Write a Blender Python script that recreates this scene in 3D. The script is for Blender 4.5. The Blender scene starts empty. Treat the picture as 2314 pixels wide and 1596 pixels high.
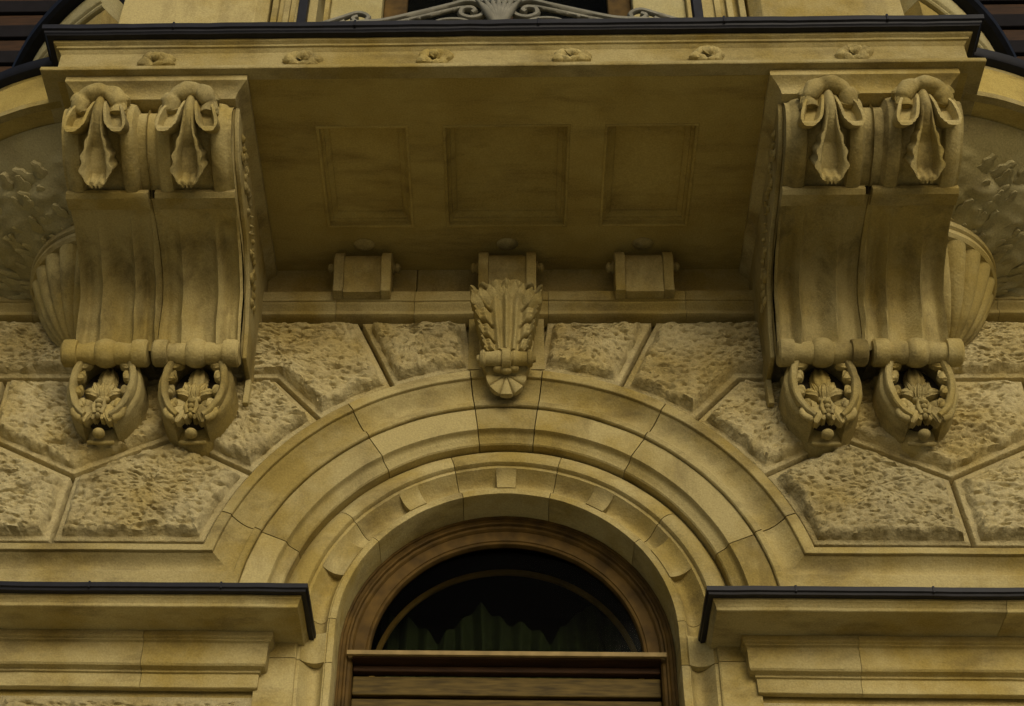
import bpy, bmesh, math, random
from mathutils import Vector, Matrix, noise
random.seed(7)
sc = bpy.context.scene
COL = sc.collection
R_ = math.radians

# ------------------------------------------------------------------ camera
GROUND = -6.62
cam_d = bpy.data.cameras.new('camera')
cam = bpy.data.objects.new('camera', cam_d); COL.objects.link(cam)
RX = Vector((0.998825119, 0.036224817, 0.032189192))
RD = Vector((0.000554903, 0.655648005, -0.755066478))
RF = Vector((-0.048456925, 0.754197227, 0.654857595))
m3 = Matrix((RX, -RD, -RF)).transposed()
cam.matrix_world = Matrix.Translation((0.0104, -7.8305, -5.0192)) @ m3.to_4x4()
cam_d.sensor_width = 36; cam_d.lens = 3560.2 / 2314 * 36
cam_d.shift_x = 182 / 2314; cam_d.shift_y = 107 / 2314
cam_d.clip_end = 400; cam_d.clip_start = 0.1
sc.camera = cam
# ------------------------------------------------------------------ light
SUN_EL, SUN_AZ = 21, -16           # elevation, degrees to the left of the camera's back
world = bpy.data.worlds.new('World'); sc.world = world; world.use_nodes = True
nt = world.node_tree; bg = nt.nodes['Background']
sky = nt.nodes.new('ShaderNodeTexSky'); sky.sky_type = 'NISHITA'; sky.sun_disc = False
sky.sun_elevation = R_(SUN_EL); sky.sun_rotation = R_(180 + SUN_AZ)
sky.dust_density = 4.0; sky.air_density = 1.0; sky.ozone_density = 1.0
nt.links.new(sky.outputs[0], bg.inputs[0]); bg.inputs[1].default_value = 0.10
sun_d = bpy.data.lights.new('sun', 'SUN'); sun = bpy.data.objects.new('sun', sun_d); COL.objects.link(sun)
sun_d.energy = 1.35; sun_d.angle = R_(30); sun_d.color = (1.0, 0.93, 0.70)
az = R_(SUN_AZ); el = R_(SUN_EL)
sdir = Vector((-math.sin(az) * math.cos(el), -math.cos(az) * math.cos(el), math.sin(el)))
sun.rotation_euler = sdir.to_track_quat('Z', 'Y').to_euler()
sc.view_settings.view_transform = 'Standard'; sc.view_settings.look = 'None'
sc.view_settings.exposure = -0.3; sc.view_settings.gamma = 1; sc.view_settings.use_curve_mapping = False

# ------------------------------------------------------------------ materials
def nn(t, ty, **k):
    n = t.nodes.new(ty)
    for a, b in k.items():
        if hasattr(n, a): setattr(n, a, b)
    return n
def stone_mat(name, base, ochre, grime, rough=0.9, bump=0.5, bscale=70, stain=0.5, gstretch=(1.0, 1.0, 0.35), bdist=0.006):
    m = bpy.data.materials.new(name); m.use_nodes = True; t = m.node_tree; L = t.links.new
    b = t.nodes['Principled BSDF']; b.inputs['Roughness'].default_value = rough
    b.inputs['Specular IOR Level'].default_value = 0.2
    tc = nn(t, 'ShaderNodeTexCoord'); oi = nn(t, 'ShaderNodeObjectInfo')
    add = nn(t, 'ShaderNodeVectorMath', operation='ADD'); L(tc.outputs['Object'], add.inputs[0])
    mul = nn(t, 'ShaderNodeMath', operation='MULTIPLY'); L(oi.outputs['Random'], mul.inputs[0]); mul.inputs[1].default_value = 37.0
    L(mul.outputs[0], add.inputs[1])
    n1 = nn(t, 'ShaderNodeTexNoise'); n1.inputs['Scale'].default_value = 1.7; n1.inputs['Detail'].default_value = 6; n1.inputs['Roughness'].default_value = 0.62
    L(add.outputs[0], n1.inputs['Vector'])
    r1 = nn(t, 'ShaderNodeValToRGB'); r1.color_ramp.elements[0].position = 0.42; r1.color_ramp.elements[1].position = 0.62
    L(n1.outputs['Fac'], r1.inputs[0])
    mx = nn(t, 'ShaderNodeMix', data_type='RGBA'); mx.inputs[6].default_value = (*base, 1); mx.inputs[7].default_value = (*ochre, 1)
    L(r1.outputs[0], mx.inputs[0])
    mp = nn(t, 'ShaderNodeMapping'); mp.inputs['Scale'].default_value = gstretch; L(add.outputs[0], mp.inputs[0])
    n2 = nn(t, 'ShaderNodeTexNoise'); n2.inputs['Scale'].default_value = 3.4; n2.inputs['Detail'].default_value = 8; n2.inputs['Roughness'].default_value = 0.68
    L(mp.outputs[0], n2.inputs['Vector'])
    r2 = nn(t, 'ShaderNodeValToRGB'); r2.color_ramp.elements[0].position = 0.49; r2.color_ramp.elements[1].position = 0.68
    L(n2.outputs['Fac'], r2.inputs[0])
    ms = nn(t, 'ShaderNodeMath', operation='MULTIPLY'); L(r2.outputs[0], ms.inputs[0]); ms.inputs[1].default_value = stain
    mg = nn(t, 'ShaderNodeMix', data_type='RGBA'); L(ms.outputs[0], mg.inputs[0]); L(mx.outputs[2], mg.inputs[6]); mg.inputs[7].default_value = (*grime, 1)
    n3 = nn(t, 'ShaderNodeTexNoise'); n3.inputs['Scale'].default_value = 95; n3.inputs['Detail'].default_value = 3; L(add.outputs[0], n3.inputs['Vector'])
    mr = nn(t, 'ShaderNodeMapRange'); L(n3.outputs['Fac'], mr.inputs[0]); mr.inputs[1].default_value = .3; mr.inputs[2].default_value = .7; mr.inputs[3].default_value = 0.86; mr.inputs[4].default_value = 1.14
    mo = nn(t, 'ShaderNodeMapRange'); L(oi.outputs['Random'], mo.inputs[0]); mo.inputs[3].default_value = 0.84; mo.inputs[4].default_value = 1.1
    mm = nn(t, 'ShaderNodeMath', operation='MULTIPLY'); L(mr.outputs[0], mm.inputs[0]); L(mo.outputs[0], mm.inputs[1])
    vs = nn(t, 'ShaderNodeVectorMath', operation='SCALE'); L(mg.outputs[2], vs.inputs[0]); L(mm.outputs[0], vs.inputs['Scale'])
    L(vs.outputs[0], b.inputs['Base Color'])
    nb = nn(t, 'ShaderNodeTexNoise'); nb.inputs['Scale'].default_value = bscale; nb.inputs['Detail'].default_value = 5; L(tc.outputs['Object'], nb.inputs['Vector'])
    nb2 = nn(t, 'ShaderNodeTexNoise'); nb2.inputs['Scale'].default_value = bscale * 0.16; nb2.inputs['Detail'].default_value = 4; L(tc.outputs['Object'], nb2.inputs['Vector'])
    ad = nn(t, 'ShaderNodeMath', operation='MULTIPLY_ADD'); L(nb2.outputs['Fac'], ad.inputs[0]); ad.inputs[1].default_value = 2.0; L(nb.outputs['Fac'], ad.inputs[2])
    bp = nn(t, 'ShaderNodeBump'); bp.inputs['Strength'].default_value = bump; bp.inputs['Distance'].default_value = bdist
    L(ad.outputs[0], bp.inputs['Height']); L(bp.outputs[0], b.inputs['Normal'])
    return m
def plain_mat(name, col, rough=0.5, metal=0.0, nscale=12, namt=0.25, bump=0.1, stretch=(1, 1, 1)):
    m = bpy.data.materials.new(name); m.use_nodes = True; t = m.node_tree; L = t.links.new
    b = t.nodes['Principled BSDF']; b.inputs['Roughness'].default_value = rough; b.inputs['Metallic'].default_value = metal; b.inputs['Specular IOR Level'].default_value = 0.22
    tc = nn(t, 'ShaderNodeTexCoord'); mp = nn(t, 'ShaderNodeMapping'); mp.inputs['Scale'].default_value = stretch; L(tc.outputs['Object'], mp.inputs[0])
    n = nn(t, 'ShaderNodeTexNoise'); n.inputs['Scale'].default_value = nscale; n.inputs['Detail'].default_value = 6; L(mp.outputs[0], n.inputs['Vector'])
    mr = nn(t, 'ShaderNodeMapRange'); L(n.outputs['Fac'], mr.inputs[0]); mr.inputs[1].default_value = .3; mr.inputs[2].default_value = .7
    mr.inputs[3].default_value = 1 - namt; mr.inputs[4].default_value = 1 + namt
    vs = nn(t, 'ShaderNodeVectorMath', operation='SCALE'); vs.inputs[0].default_value = col; L(mr.outputs[0], vs.inputs['Scale'])
    L(vs.outputs[0], b.inputs['Base Color'])
    bp = nn(t, 'ShaderNodeBump'); bp.inputs['Strength'].default_value = bump; bp.inputs['Distance'].default_value = 0.004
    L(n.outputs['Fac'], bp.inputs['Height']); L(bp.outputs[0], b.inputs['Normal'])
    return m
BASE = (0.400, 0.337, 0.158); OCH = (0.305, 0.233, 0.070); GRM = (0.105, 0.078, 0.034)
M_ASH = stone_mat('dressed_sandstone', BASE, OCH, GRM, stain=0.5)
M_MLD = stone_mat('moulded_sandstone', BASE, OCH, GRM, stain=0.6, gstretch=(0.5, 1, 1.2))
M_ROCK = stone_mat('rock_faced_sandstone', (0.425, 0.367, 0.20), (0.345, 0.275, 0.11), (0.15, 0.12, 0.06), stain=0.45, bump=1.0, bscale=34, bdist=0.012, gstretch=(1, 1, 1.6))
M_SOF = stone_mat('weathered_soffit_stone', (0.42, 0.33, 0.105), (0.355, 0.268, 0.075), (0.17, 0.12, 0.04), stain=0.6, gstretch=(0.3, 1.4, 1))
M_CARV = stone_mat('carved_sandstone', (0.405, 0.338, 0.152), (0.325, 0.252, 0.08), (0.11, 0.085, 0.035), stain=0.75, bump=0.7, bscale=60, gstretch=(1, 1, 0.6))
M_PALE = stone_mat('pale_grey_stone', (0.41, 0.37, 0.205), (0.36, 0.31, 0.14), (0.2, 0.16, 0.09), stain=0.4)
M_SHADE = stone_mat('painted_shade_stone', (0.05, 0.043, 0.03), (0.035, 0.028, 0.018), (0.02, 0.017, 0.012), stain=0.5)  # near-black colour standing in for shade inside the cartouche hollows
M_METAL = plain_mat('dark_zinc_flashing', (0.008, 0.009, 0.015), rough=0.5, metal=0.0, namt=0.3)
M_IRON = plain_mat('painted_grey_iron', (0.19, 0.185, 0.15), rough=0.6, namt=0.25)
M_WOOD = plain_mat('varnished_oak', (0.082, 0.048, 0.010), rough=0.75, nscale=9, namt=0.45, bump=0.4, stretch=(1, 1, 1))
M_WOODH = plain_mat('oak_boards', (0.085, 0.058, 0.014), rough=0.7, nscale=6, namt=0.5, bump=0.4, stretch=(1, 4, 9))
M_WOODD = plain_mat('dark_red_wood', (0.036, 0.017, 0.007), rough=0.75, nscale=6, namt=0.4, bump=0.3, stretch=(1, 4, 9))
M_BDARK = plain_mat('near_black_boards', (0.006, 0.005, 0.007), rough=0.9)
M_DARK = plain_mat('dark_interior', (0.012, 0.012, 0.012), rough=0.9, namt=0.2)
M_CURT = plain_mat('green_curtain', (0.042, 0.060, 0.030), rough=0.9, nscale=20, namt=0.3)
M_PAVE = plain_mat('paving', (0.50, 0.45, 0.30), rough=0.9, nscale=3, namt=0.2)
M_ROAD = plain_mat('pale_granite_setts', (0.40, 0.365, 0.26), rough=0.9, nscale=30, namt=0.2)
def glass_mat():
    m = bpy.data.materials.new('window_glass'); m.use_nodes = True; t = m.node_tree; L = t.links.new
    t.nodes.remove(t.nodes['Principled BSDF']); out = t.nodes['Material Output']
    tr = nn(t, 'ShaderNodeBsdfTransparent'); tr.inputs[0].default_value = (0.66, 0.67, 0.6, 1)
    gl = nn(t, 'ShaderNodeBsdfGlossy'); gl.inputs['Roughness'].default_value = 0.05; gl.inputs[0].default_value = (0.7, 0.7, 0.7, 1)
    fr = nn(t, 'ShaderNodeFresnel'); fr.inputs[0].default_value = 1.07; mx = nn(t, 'ShaderNodeMixShader')
    L(fr.outputs[0], mx.inputs[0]); L(tr.outputs[0], mx.inputs[1]); L(gl.outputs[0], mx.inputs[2]); L(mx.outputs[0], out.inputs['Surface'])
    return m
M_GLASS = glass_mat()

# ------------------------------------------------------------------ mesh helpers
class MB:
    def __init__(s): s.v = []; s.f = []
    def quadgrid(s, pts, ni, nj, closed_i=False, closed_j=False):
        o = len(s.v); s.v += [tuple(p) for p in pts]
        for i in range(ni if closed_i else ni - 1):
            for j in range(nj if closed_j else nj - 1):
                a = o + i * nj + j; b = o + i * nj + (j + 1) % nj
                c = o + ((i + 1) % ni) * nj + (j + 1) % nj; d = o + ((i + 1) % ni) * nj + j
                s.f.append((a, b, c, d))
        return o
    def box(s, x0, x1, y0, y1, z0, z1):
        o = len(s.v)
        s.v += [(x, y, z) for x in (x0, x1) for y in (y0, y1) for z in (z0, z1)]
        s.f += [tuple(o + k for k in q) for q in ((0, 1, 3, 2), (4, 6, 7, 5), (0, 4, 5, 1), (2, 3, 7, 6), (0, 2, 6, 4), (1, 5, 7, 3))]
    def loops(s, L, cap=True):
        """closed cross-section loops joined one after the other"""
        n = len(L[0]); o = s.quadgrid([p for l in L for p in l], len(L), n, closed_j=True)
        if cap:
            s.f.append(tuple(o + k for k in range(n))); s.f.append(tuple(o + (len(L) - 1) * n + k for k in reversed(range(n))))
    def tube(s, path, rad, n=8):
        L = []
        P = [Vector(p) for p in path]
        for i, p in enumerate(P):
            t = (P[min(i + 1, len(P) - 1)] - P[max(i - 1, 0)]).normalized()
            a = t.cross(Vector((0, 1, 0.03))); a = a.normalized() if a.length > 1e-4 else Vector((1, 0, 0)); b = t.cross(a).normalized()
            r = rad[i] if isinstance(rad, (list, tuple)) else rad
            L.append([p + a * r * math.cos(2 * math.pi * k / n) + b * r * math.sin(2 * math.pi * k / n) for k in range(n)])
        s.loops(L)
    def lathe_x(s, cx, cy, cz, prof, n=20):
        """prof: list of (x offset, radius), axis along X"""
        s.loops([[(cx + a, cy + r * math.cos(2 * math.pi * k / n), cz + r * math.sin(2 * math.pi * k / n)) for k in range(n)] for a, r in prof])
    def blob(s, c, r, nu=12, nv=9, fn=None, rot=None):
        o = len(s.v); c = Vector(c)
        for i in range(nv + 1):
            th = math.pi * i / nv
            for k in range(nu):
                ph = 2 * math.pi * k / nu
                d = Vector((math.sin(th) * math.cos(ph), math.sin(th) * math.sin(ph), math.cos(th)))
                q = fn(d, th, ph) if fn else 1.0
                p = Vector((d.x * r[0], d.y * r[1], d.z * r[2])) * q
                if rot: p = rot @ p
                s.v.append(tuple(c + p))
        for i in range(nv):
            for k in range(nu):
                s.f.append((o + i * nu + k, o + (i + 1) * nu + k, o + (i + 1) * nu + (k + 1) % nu, o + i * nu + (k + 1) % nu))
    def patch(s, fn, ni, nj, hb):
        """relief sheet with a skirt: fn(i/ni, j/nj, top) -> point"""
        top = [[fn(i / ni, j / nj, None) for j in range(nj + 1)] for i in range(ni + 1)]
        o = s.quadgrid([p for r in top for p in r], ni + 1, nj + 1)
        ring = [(0, j) for j in range(nj + 1)] + [(i, nj) for i in range(1, ni + 1)] + [(ni, j) for j in range(nj - 1, -1, -1)] + [(i, 0) for i in range(ni - 1, 0, -1)]
        b = len(s.v)
        for (i, j) in ring: s.v.append(tuple(fn(i / ni, j / nj, hb)))
        n = len(ring)
        for k in range(n):
            a0 = o + ring[k][0] * (nj + 1) + ring[k][1]; k2 = (k + 1) % n; a1 = o + ring[k2][0] * (nj + 1) + ring[k2][1]
            s.f.append((a0, a1, b + k2, b + k))
    def leaflet(s, p0, p1, w, nrm=(0, -1, 0), lift=0.02, curl=0.03, cup=0.01, lobes=0, ni=14, nj=8, back=0.02, taper=1.0):
        p0, p1, nrm = Vector(p0), Vector(p1), Vector(nrm).normalized(); ax = p1 - p0; sd = ax.cross(nrm).normalized(); ph = random.random() * 6
        def fn(t, v, hb):
            u = 2 * v - 1; ww = w * (0.30 * (1 - t) + math.sin(math.pi * min(1.0, 0.08 + 0.86 * t ** taper)) ** 0.8)
            if lobes: ww *= 1 + 0.22 * math.cos(t * lobes * 6.283 + ph)
            h = lift * math.sin(math.pi * min(1, t * 0.9 + 0.05)) + curl * t ** 3 + cup * (u * u) - 0.006 * (abs(u) < 0.18) + 0.005 * math.cos(u * 12)
            if hb is not None: h -= back
            return p0 + ax * t + sd * (u * ww) + nrm * h
        s.patch(fn, ni, nj, 1)
    def build(s, name, mat, parent=None, mirror=1, sharp=38, bevel=0, wob=0.0, wsc=6.0, label=None, kind=None):
        vs = s.v
        if wob:
            out = []
            for p in vs:
                q = Vector(p) * wsc; n = noise.noise_vector(q)
                out.append((p[0] + n.x * wob, p[1] + n.y * wob, p[2] + n.z * wob))
            vs = out
        off = parent['base'] if parent is not None and 'base' in parent else (0, 0, 0)
        if mirror < 0: vs = [(-p[0], p[1], p[2]) for p in vs]
        vs = [(p[0] - off[0], p[1] - off[1], p[2] - off[2]) for p in vs]
        me = bpy.data.meshes.new(name); me.from_pydata(vs, [], s.f)
        bm = bmesh.new(); bm.from_mesh(me)
        bmesh.ops.remove_doubles(bm, verts=bm.verts, dist=1e-5)
        bmesh.ops.recalc_face_normals(bm, faces=bm.faces); bm.to_mesh(me); bm.free()
        me.polygons.foreach_set('use_smooth', [True] * len(me.polygons)); me.set_sharp_from_angle(angle=R_(sharp))
        me.materials.append(mat)
        o = bpy.data.objects.new(name, me); COL.objects.link(o)
        if parent is not None:
            o.parent = parent
            if 'base' in parent: o['_c'] = 1; del o['_c']
        if bevel:
            md = o.modifiers.new('bevel', 'BEVEL'); md.width = bevel; md.segments = 2; md.limit_method = 'ANGLE'; md.angle_limit = R_(40); md.harden_normals = False
        if label: o['label'] = label
        if kind: o['kind'] = kind
        s.obj = o; MADE.append(o)
        return o
MADE = []
def thing(name, label, cat, base=(0, 0, 0), group=None):
    o = bpy.data.objects.new(name, None); COL.objects.link(o); o.empty_display_size = 0.2
    o.location = base; o['base'] = base; o['label'] = label; o['category'] = cat
    if group: o['group'] = group
    return o
def tag(o, label, cat, group=None, kind=None):
    if label: o['label'] = label
    if cat: o['category'] = cat
    if group: o['group'] = group
    if kind: o['kind'] = kind
    return o
def cr(pts, n=8):
    """Catmull-Rom through points of any dimension"""
    P = [pts[0]] + list(pts) + [pts[-1]]; out = []
    for i in range(1, len(P) - 2):
        for k in range(n):
            t = k / n; out.append(tuple(0.5 * ((2 * P[i][d]) + (-P[i - 1][d] + P[i + 1][d]) * t + (2 * P[i - 1][d] - 5 * P[i][d] + 4 * P[i + 1][d] - P[i + 2][d]) * t * t + (-P[i - 1][d] + 3 * P[i][d] - 3 * P[i + 1][d] + P[i + 2][d]) * t ** 3) for d in range(len(P[i]))))
    out.append(tuple(pts[-1])); return out
def sweep_x(mb, prof, x0, x1, step=0.12):
    """closed (y, z) profile swept along X"""
    n = max(1, int(abs(x1 - x0) / step))
    mb.loops([[(x0 + (x1 - x0) * i / n, y, z) for (y, z) in prof] for i in range(n + 1)])
def fbm(p, o=4): return noise.fractal(p, 0.9, 2.1, o)

# ------------------------------------------------------------------ ground
mb = MB(); mb.box(-60, 60, -3.6, 0.6, GROUND - 0.3, GROUND)
tag(mb.build('pavement', M_PAVE), None, None, kind='structure')
mb = MB(); mb.box(-60, 60, -80, -3.6, GROUND - 0.42, GROUND - 0.13)
tag(mb.build('road', M_ROAD), None, None, kind='structure')

# ------------------------------------------------------------------ rusticated wall
YM = -0.19      # plane of the smooth stone margins
RA = 1.865      # radius where the archivolt ends
wall = thing('rusticated_wall', 'sandstone wall of large rock-faced blocks with recessed joints around the arch', 'wall', (0, 0, GROUND))
mb = MB()
N = 60; inner = []; outer = []
for i in range(N + 1):
    a = math.pi * i / N; c, s = math.cos(a), math.sin(a); inner.append((1.70 * c, 1.70 * s))
    k = min(4.6 / abs(c) if abs(c) > 1e-6 else 1e9, 2.62 / s if s > 1e-6 else 1e9); outer.append((k * c, k * s))
for y0, y1 in ((-0.085, 0.25),):
    L = []
    for i in range(N + 1):
        (a, b), (c, d) = inner[i], outer[i]; L.append([(a, y0, b), (c, y0, d), (c, y1, d), (a, y1, b)])
    mb.loops(L)
for s in (-1, 1):
    mb.box(s * 1.42, s * 4.6, -0.02, 0.25, GROUND, -0.02)
mb.build('core', M_ASH, wall)

def on_arc(p): 
    l = math.hypot(*p); return (p[0] / l * RA, p[1] / l * RA)
def stone(poly, arc, parent, s, seed, y0=YM, relief=1.0, mat=None, name='stone'):
    """poly: corners (x,z); arc: index of the side that follows the arch, or None. side k goes poly[k]->poly[k+1]"""
    n = len(poly)
    area = sum(poly[i][0] * poly[(i + 1) % n][1] - poly[(i + 1) % n][0] * poly[i][1] for i in range(n))
    sg = 1 if area > 0 else -1
    def nrm(k, end):
        a, b = poly[k], poly[(k + 1) % n]
        if k == arc:
            q = b if end else a; l = math.hypot(*q); return (q[0] / l, q[1] / l)
        dx, dz = b[0] - a[0], b[1] - a[1]; l = math.hypot(dx, dz); return (-dz / l * sg, dx / l * sg)
    cn = []
    for k in range(n):
        n1 = nrm((k - 1) % n, True); n2 = nrm(k, False); d = 1 + n1[0] * n2[0] + n1[1] * n2[1]
        cn.append(((n1[0] + n2[0]) / d, (n1[1] + n2[1]) / d))
    cnt = []
    for k in range(n):
        a, b = poly[k], poly[(k + 1) % n]; cnt.append(max(3, int(math.hypot(b[0] - a[0], b[1] - a[1]) / 0.014)))
    def ring(d):
        C = [(poly[k][0] + cn[k][0] * d, poly[k][1] + cn[k][1] * d) for k in range(n)]; out = []
        for k in range(n):
            a, b = C[k], C[(k + 1) % n]
            for j in range(cnt[k]):
                t = j / cnt[k]
                if k == arc:
                    A = math.atan2(a[1], a[0]); B = math.atan2(b[1], b[0]); th = A + (B - A) * t; r = math.hypot(*a) * (1 - t) + math.hypot(*b) * t
                    out.append((r * math.cos(th), r * math.sin(th)))
                else: out.append((a[0] + (b[0] - a[0]) * t, a[1] + (b[1] - a[1]) * t))
        return out
    cx = sum(p[0] for p in poly) / n; cz = sum(p[1] for p in poly) / n
    if arc is not None: cx, cz = cx * 1.02, cz * 1.06
    rings = []; J = 0.012
    def H(x, z, e):
        # hewn face: broad swells, tooled pits and chips
        q = Vector((x, 0, z)) + Vector((seed * 3.1, 0, seed * 1.7))
        h = 0.065 + 0.032 * noise.noise(q * 2.6) + 0.018 * fbm(q * 7, 4)
        p = noise.noise(Vector((q.x * 9 + q.z * 5, seed, q.z * 27 - q.x * 4))); h -= 0.055 * max(0, p - 0.22)
        p = noise.noise(Vector((q.x * 19 - q.z * 9, seed + 5, q.z * 52 + q.x * 7))); h -= 0.050 * max(0, p - 0.18)
        p = noise.noise(Vector((q.x * 34 + q.z * 20, seed + 2, q.z * 70))); h -= 0.030 * max(0, p - 0.1)
        h += 0.012 * abs(noise.noise(q * 19)) - 0.010 * abs(noise.noise(q * 33))
        return h * relief * e
    def add(R, hf): rings.append([(x, y0 - hf(x, z), z) for x, z in R])
    add(ring(J), lambda x, z: -0.10)
    add(ring(J + 0.004), lambda x, z: -0.004)
    add(ring(J + 0.010), lambda x, z: 0.0)
    add(ring(0.048), lambda x, z: 0.0)
    jag = lambda R, d: R
    e0 = ring(0.052); e1 = ring(0.066); e2 = ring(0.085)
    add(e0, lambda x, z: 0.004)
    add(e1, lambda x, z: H(x, z, 0.75) + 0.022 * noise.noise(Vector((x * 17, seed, z * 17))) + 0.008)
    add(e2, lambda x, z: H(x, z, 1.0) + 0.012)
    m = max(6, int(min(max(math.hypot(p[0] - cx, p[1] - cz) for p in poly), 1.0) / 0.0145))
    for i in range(1, m):
        t = i / m
        add([(x + (cx - x) * t, z + (cz - z) * t) for x, z in e2], lambda x, z: H(x, z, 1.0) + 0.012)
    # jagged inner outline of the hewn face
    for ri, amp in ((4, 0.012), (5, 0.016), (6, 0.008)):
        rr = rings[ri]; new = []
        for (x, y, z) in rr:
            w = noise.noise(Vector((x * 14, seed + 9, z * 14))) * amp; d = math.hypot(x - cx, z - cz) + 1e-6
            new.append((x + (x - cx) / d * w, y, z + (z - cz) / d * w))
        rings[ri] = new
    mb = MB(); k = len(rings[0]); mb.quadgrid([p for r in rings for p in r], len(rings), k, closed_j=True)
    o = len(mb.v); mb.v.append((cx, y0 - H(cx, cz, 1) - 0.012, cz)); base = (len(rings) - 1) * k
    for j in range(k): mb.f.append((base + j, base + (j + 1) % k, o))
    return mb.build(name, mat or M_ROCK, parent, mirror=s, sharp=60)
ZT = 2.315
polys = [
 ([(-3.62, ZT), (-2.25, ZT), (-2.25, 1.794), (-3.62, 1.794)], None),
 ([(-4.6, ZT), (-3.62, ZT), (-3.62, 1.794), (-4.6, 1.794)], None),
 ([(-2.25, ZT), (-0.99, ZT), on_arc((-0.737, 1.733)), on_arc((-1.203, 1.465)), (-1.5, 1.794), (-2.25, 1.794)], 2),
 ([(-0.99, ZT), (-0.262, ZT), on_arc((-0.205, 1.86)), on_arc((-0.737, 1.733))], 2),
 ([(-2.1, 1.794), (-1.5, 1.794), on_arc((-1.203, 1.465)), on_arc((-1.605, 1.024)), (-2.1, 1.29)], 2),
 ([(-3.3, 1.794), (-2.1, 1.794), (-2.1, 1.29), (-2.698, 0.985), (-3.3, 1.29)], None),
 ([(-4.6, 1.794), (-3.3, 1.794), (-3.3, 1.29), (-3.9, 0.985), (-4.6, 1.32)], None),
 ([(-2.698, 0.985), (-2.1, 1.29), on_arc((-1.605, 1.024)), on_arc((-1.80, 0.475)), (-2.742, 0.475)], 2),
 ([(-3.9, 0.985), (-3.3, 1.29), (-2.698, 0.985), (-2.742, 0.475), (-3.9, 0.475)], None),
 ([(-4.6, 1.32), (-3.9, 0.985), (-3.9, 0.475), (-4.6, 0.475)], None),
]
for s in (1, -1):
    for i, (p, a) in enumerate(polys):
        stone(p, a, wall, s, i * 2.3 + (s < 0) * 31)
# upper wall band under the balcony
for a, b in ((-4.6, -2.9), (-2.895, -0.62), (-0.615, 0.9), (0.905, 2.9), (2.905, 4.6)):
    mb = MB(); mb.box(a, b, -0.15, 0.25, 2.50, 3.05); mb.build('wall_course', M_ASH, wall, bevel=0.005)

# ------------------------------------------------------------------ string course
string = thing('string_course', 'moulded stone string course running under the balcony along the top of the rock-faced wall', 'moulding', (0, -0.2, 2.33))
sp = [(-0.12, 2.535), (-0.255, 2.535), (-0.262, 2.53), (-0.262, 2.447), (-0.250, 2.443), (-0.250, 2.434)] + \
     [(-0.248 + 0.035 * math.sin(t * math.pi / 2), 2.43 - 0.055 * t) for t in [k / 7 for k in range(8)]] + [(-0.235, 2.37), (-0.235, 2.345), (-0.225, 2.34), (-0.205, 2.335), (-0.12, 2.33)]
xs = [-4.6, -3.22, -2.30, -1.15, -0.62, 0.28, 1.2, 2.35, 3.25, 4.6]
for a, b in zip(xs[:-1], xs[1:]):
    mb = MB(); sweep_x(mb, sp, a + 0.0015, b - 0.0015); mb.build('moulding_block', M_MLD, string, wob=0.004)

# ------------------------------------------------------------------ portal arch
portal = thing('portal_archway', 'round stone portal arch of stepped mouldings framing the wooden door', 'archway', (0, 0, GROUND))
def at_path(r, t):
    if t < 0: return (r, t * 0.02)
    if t > 180: return (-r, -(t - 180) * 0.02)
    a = R_(t); return (r * math.cos(a), r * math.sin(a))
def ring_piece(prof, t0, t1, name='voussoir', mat=None, s=1, gap=0.12, wob=0.003, parent=None):
    t0 += gap; t1 -= gap; n = max(2, int((t1 - t0) / 2.5)); L = []
    for i in range(n + 1):
        t = t0 + (t1 - t0) * i / n
        L.append([(at_path(r, t)[0], y, at_path(r, t)[1]) for r, y in prof])
    mb = MB(); mb.loops(L); return mb.build(name, mat or M_MLD, parent or portal, mirror=s, wob=wob, sharp=30)
def arcp(r0, y0, r1, y1, bulge, n=6):
    out = []
    for k in range(n + 1):
        t = k / n; dx, dy = r1 - r0, y1 - y0; b = bulge * 4 * t * (1 - t); l = math.hypot(dx, dy)
        out.append((r0 + dx * t - dy / l * b, y0 + dy * t + dx / l * b))
    return out
# middle flat band
pB = [(1.595, 0.1), (1.352, 0.1), (1.352, -0.062), (1.36, -0.072), (1.385, -0.080)] + arcp(1.39, -0.084, 1.425, -0.118, 0.008, 5) + [(1.428, -0.128), (1.432, -0.135), (1.588, -0.142), (1.5945, -0.138)]
for t0, t1 in ((82.8, 97.2), (97.2, 123), (123, 158), (158, 183)):
    ring_piece(pB, t0, t1, 'voussoir', M_ASH)
for t0, t1 in ((57, 82.8), (22, 57), (-3, 22)): ring_piece(pB, t0, t1, 'voussoir', M_ASH)
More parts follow.
